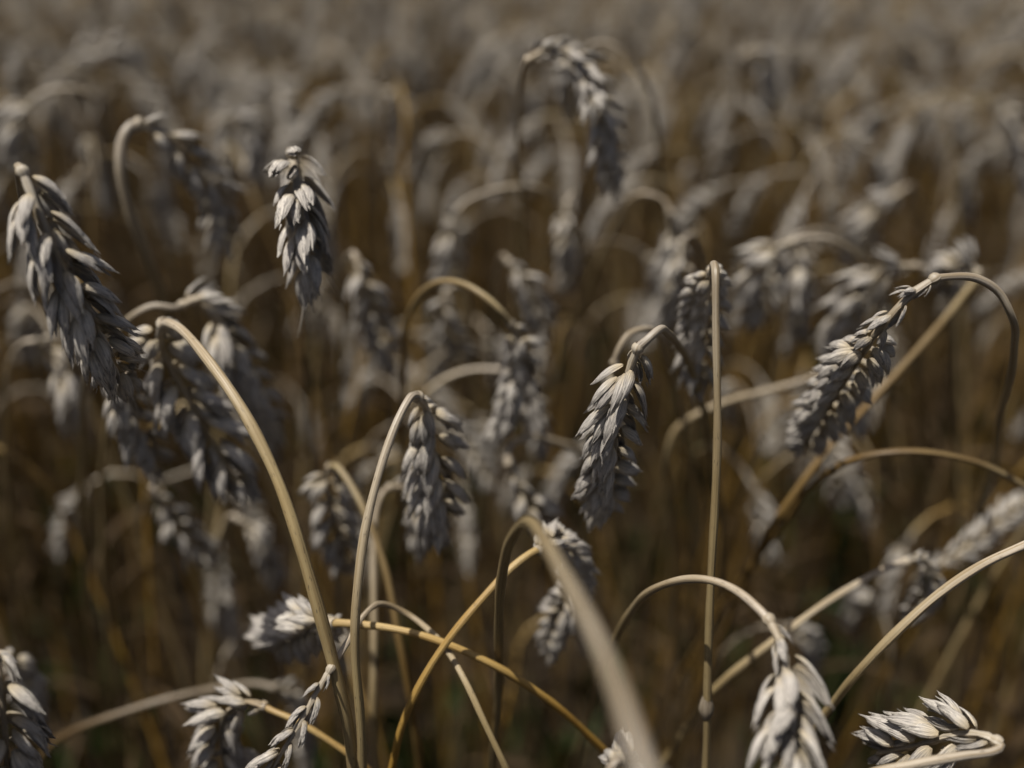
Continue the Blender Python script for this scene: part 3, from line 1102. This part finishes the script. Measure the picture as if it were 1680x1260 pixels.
MARKS = [(1010, 690, 'the sharp pale centre ear'), (100, 430, 'the large grey left ear'),
         (1430, 580, 'the ear on the lilac arched stem'), (490, 350, 'the bright cream ear'),
         (715, 770, 'the ear under the pale bowed stem'), (1174, 640, 'the upright stem'),
         (850, 610, 'the ear below the honey-coloured arch'), (950, 190, 'the bright top ear'),
         (1240, 130, 'the lone hooked ear near the top'), (1440, 350, 'the bright ear at upper right'),
         (280, 290, 'the beaded hooked ear'), (45, 200, 'the white hooked ear at far left'),
         (1270, 450, 'the full ear under the yellow arch'), (740, 400, 'the ear under the flat arch'),
         (390, 230, 'the pale ear beside the cream ear'), (1600, 890, 'the beaded ear at lower right'),
         (300, 680, 'the ear behind the thick stem'), (1560, 260, 'the clear patch'), (640, 120, 'the open gap along the top, left of centre')]
MARKS = MARKS[:-2] + [(1660, 540, 'the lilac stem bend'), (1680, 0, 'the top right corner'), (0, 0, 'the top left corner'),
                      (840, 0, 'the middle of the top edge')]


def crowd_label(px, py, z):
    mx, my, name = min(MARKS, key=lambda m: (m[0] - px) ** 2 + (m[1] - py) ** 2)
    dx, dy = px - mx, py - my
    d = math.hypot(dx, dy)
    vert = 'above' if dy < 0 else 'below'
    horz = 'left of' if dx < 0 else 'right of'
    if abs(dx) < 0.5 * abs(dy):
        way = vert
    elif abs(dy) < 0.5 * abs(dx):
        way = horz
    else:
        way = vert + ' and ' + horz
    how = 'just' if d < 70 else ('a little' if d < 130 else ('well' if d < 210 else 'far'))
    look = 'blurred nodding ear' if z < 0.75 else 'very blurred ear'
    grp = 'blurred stalks of the first full rows' if z < 0.75 else 'strongly blurred stalks far back'
    if px > 1560 or px < 110:
        ly, lev = min(((40, 'the top edge'), (130, 'the lone hooked ear'), (330, 'the bright cream ear'), (480, 'the top of the upright stem'),
                       (600, 'the sharp pale centre ear'), (780, 'the tip of the centre ear')), key=lambda m: abs(m[0] - py))
        rel = 'level with' if abs(py - ly) < 25 else ('slightly above' if py < ly else 'slightly below')
        return '%s at the %s edge, %s %s' % (look, 'right' if px > 840 else 'left', rel, lev), grp
    return '%s %s %s %s' % (look, how, way, name), grp


for _, vi, M, ok in crowd:
    v = VARS[vi]
    root = bpy.data.objects.new('wheat_stalk', None)
    root.empty_display_size = 0.02
    COL.objects.link(root)
    root.matrix_world = M
    pr = project(M @ v['neck'])
    root['label'], root['group'] = crowd_label(*pr)
    root['category'] = 'wheat stalk'
    link('stem', v['stem'], root)
    link('ear', v['ear'], root, v['neck'])
    for l in v['leaves']:
        link('leaf', l, root)

# the rest of the field: one uncountable stand
far_col = bpy.data.collections.new('far_stalk_kinds')
for v in VARS:
    far_col.objects.link(bpy.data.objects.new('far_stalk.%03d' % VARS.index(v), v['far']))
for k in range(5200):                           # thinner and thinner with distance, out to 14 m
    rr = 2.4 + 12.0 * rng.random() ** 1.5
    a = rng.uniform(-1.35, 1.35)
    x, y = math.sin(a) * rr, math.cos(a) * rr
    if abs(x) < 2.6 and y < 3.4:
        continue
    M = Matrix.Translation((x, y, 0)) @ Matrix.Rotation(float(rng.normal(0, .06)), 4, 'X') @ Matrix.Rotation(float(rng.uniform(0, 6.283)), 4, 'Z') @ Matrix.Scale(float(rng.uniform(0.93, 1.06)), 4)
    spots_far.append((int(rng.integers(NE)) if rng.random() < 0.42 else NE + int(rng.integers(NT)), M))

sm = bpy.data.meshes.new('wheat_stand')
sm.from_pydata([tuple(M.translation) for _, M in spots_far], [], [])
for nm, ty in (('rot', 'FLOAT_VECTOR'), ('scl', 'FLOAT'), ('idx', 'INT')):
    sm.attributes.new(nm, ty, 'POINT')
a_rot, a_scl, a_idx = sm.attributes['rot'], sm.attributes['scl'], sm.attributes['idx']
a_rot.data.foreach_set('vector', np.array([tuple(M.to_euler()) for _, M in spots_far], dtype=np.float32).ravel())
a_scl.data.foreach_set('value', np.array([M.to_scale().x for _, M in spots_far], dtype=np.float32))
a_idx.data.foreach_set('value', np.array([i for i, _ in spots_far], dtype=np.int32))
stand = link('wheat_stand', sm)
stand['kind'] = 'stuff'
stand['label'] = 'crowded ripe wheat of the field beyond, melting into a grey brown blur'
stand['category'] = 'wheat'
ng = bpy.data.node_groups.new('stand_of_wheat', 'GeometryNodeTree')
ng.interface.new_socket('Geometry', in_out='INPUT', socket_type='NodeSocketGeometry')
ng.interface.new_socket('Geometry', in_out='OUTPUT', socket_type='NodeSocketGeometry')
gi, go = ng.nodes.new('NodeGroupInput'), ng.nodes.new('NodeGroupOutput')
ci = ng.nodes.new('GeometryNodeCollectionInfo')
ci.inputs['Collection'].default_value = far_col
ci.inputs['Separate Children'].default_value = True
ci.inputs['Reset Children'].default_value = True
iop = ng.nodes.new('GeometryNodeInstanceOnPoints')
iop.inputs['Pick Instance'].default_value = True


def attr_node(name, dt):
    n = ng.nodes.new('GeometryNodeInputNamedAttribute')
    n.data_type = dt
    n.inputs['Name'].default_value = name
    return n.outputs['Attribute']


e2r = ng.nodes.new('FunctionNodeEulerToRotation')
ng.links.new(attr_node('rot', 'FLOAT_VECTOR'), e2r.inputs[0])
ng.links.new(gi.outputs[0], iop.inputs['Points'])
ng.links.new(ci.outputs[0], iop.inputs['Instance'])
ng.links.new(attr_node('idx', 'INT'), iop.inputs['Instance Index'])
ng.links.new(e2r.outputs[0], iop.inputs['Rotation'])
ng.links.new(attr_node('scl', 'FLOAT'), iop.inputs['Scale'])
ng.links.new(iop.outputs[0], go.inputs[0])
md = stand.modifiers.new('stand', 'NODES')
md.node_group = ng

# a little green growing at the foot of the crop
wb = MB()
for k in range(500):
    x, y = rng.uniform(-1.2, 1.2), rng.uniform(0.0, 1.9)
    h = rng.uniform(0.03, 0.16)
    for j in range(4):
        a = rng.uniform(0, 6.283)
        l, wdt = rng.uniform(0.03, 0.09), rng.uniform(0.004, 0.011)
        dx, dy = math.cos(a), math.sin(a)
        V = [(x, y, h * 0.2), (x + dx * l * .5 - dy * wdt, y + dy * l * .5 + dx * wdt, h), (x + dx * l, y + dy * l, h * 0.85), (x + dx * l * .5 + dy * wdt, y + dy * l * .5 - dx * wdt, h)]
        wb.add(V, [(0, 1, 2), (0, 2, 3)], [(0, 0), (0, .5), (.5, 1), (1, .5)])
weeds = link('weeds', wb.mesh('weeds', [WEED]))
weeds['kind'] = 'stuff'
weeds['label'] = 'low green weeds in the shade at the foot of the wheat'
weeds['category'] = 'weeds'
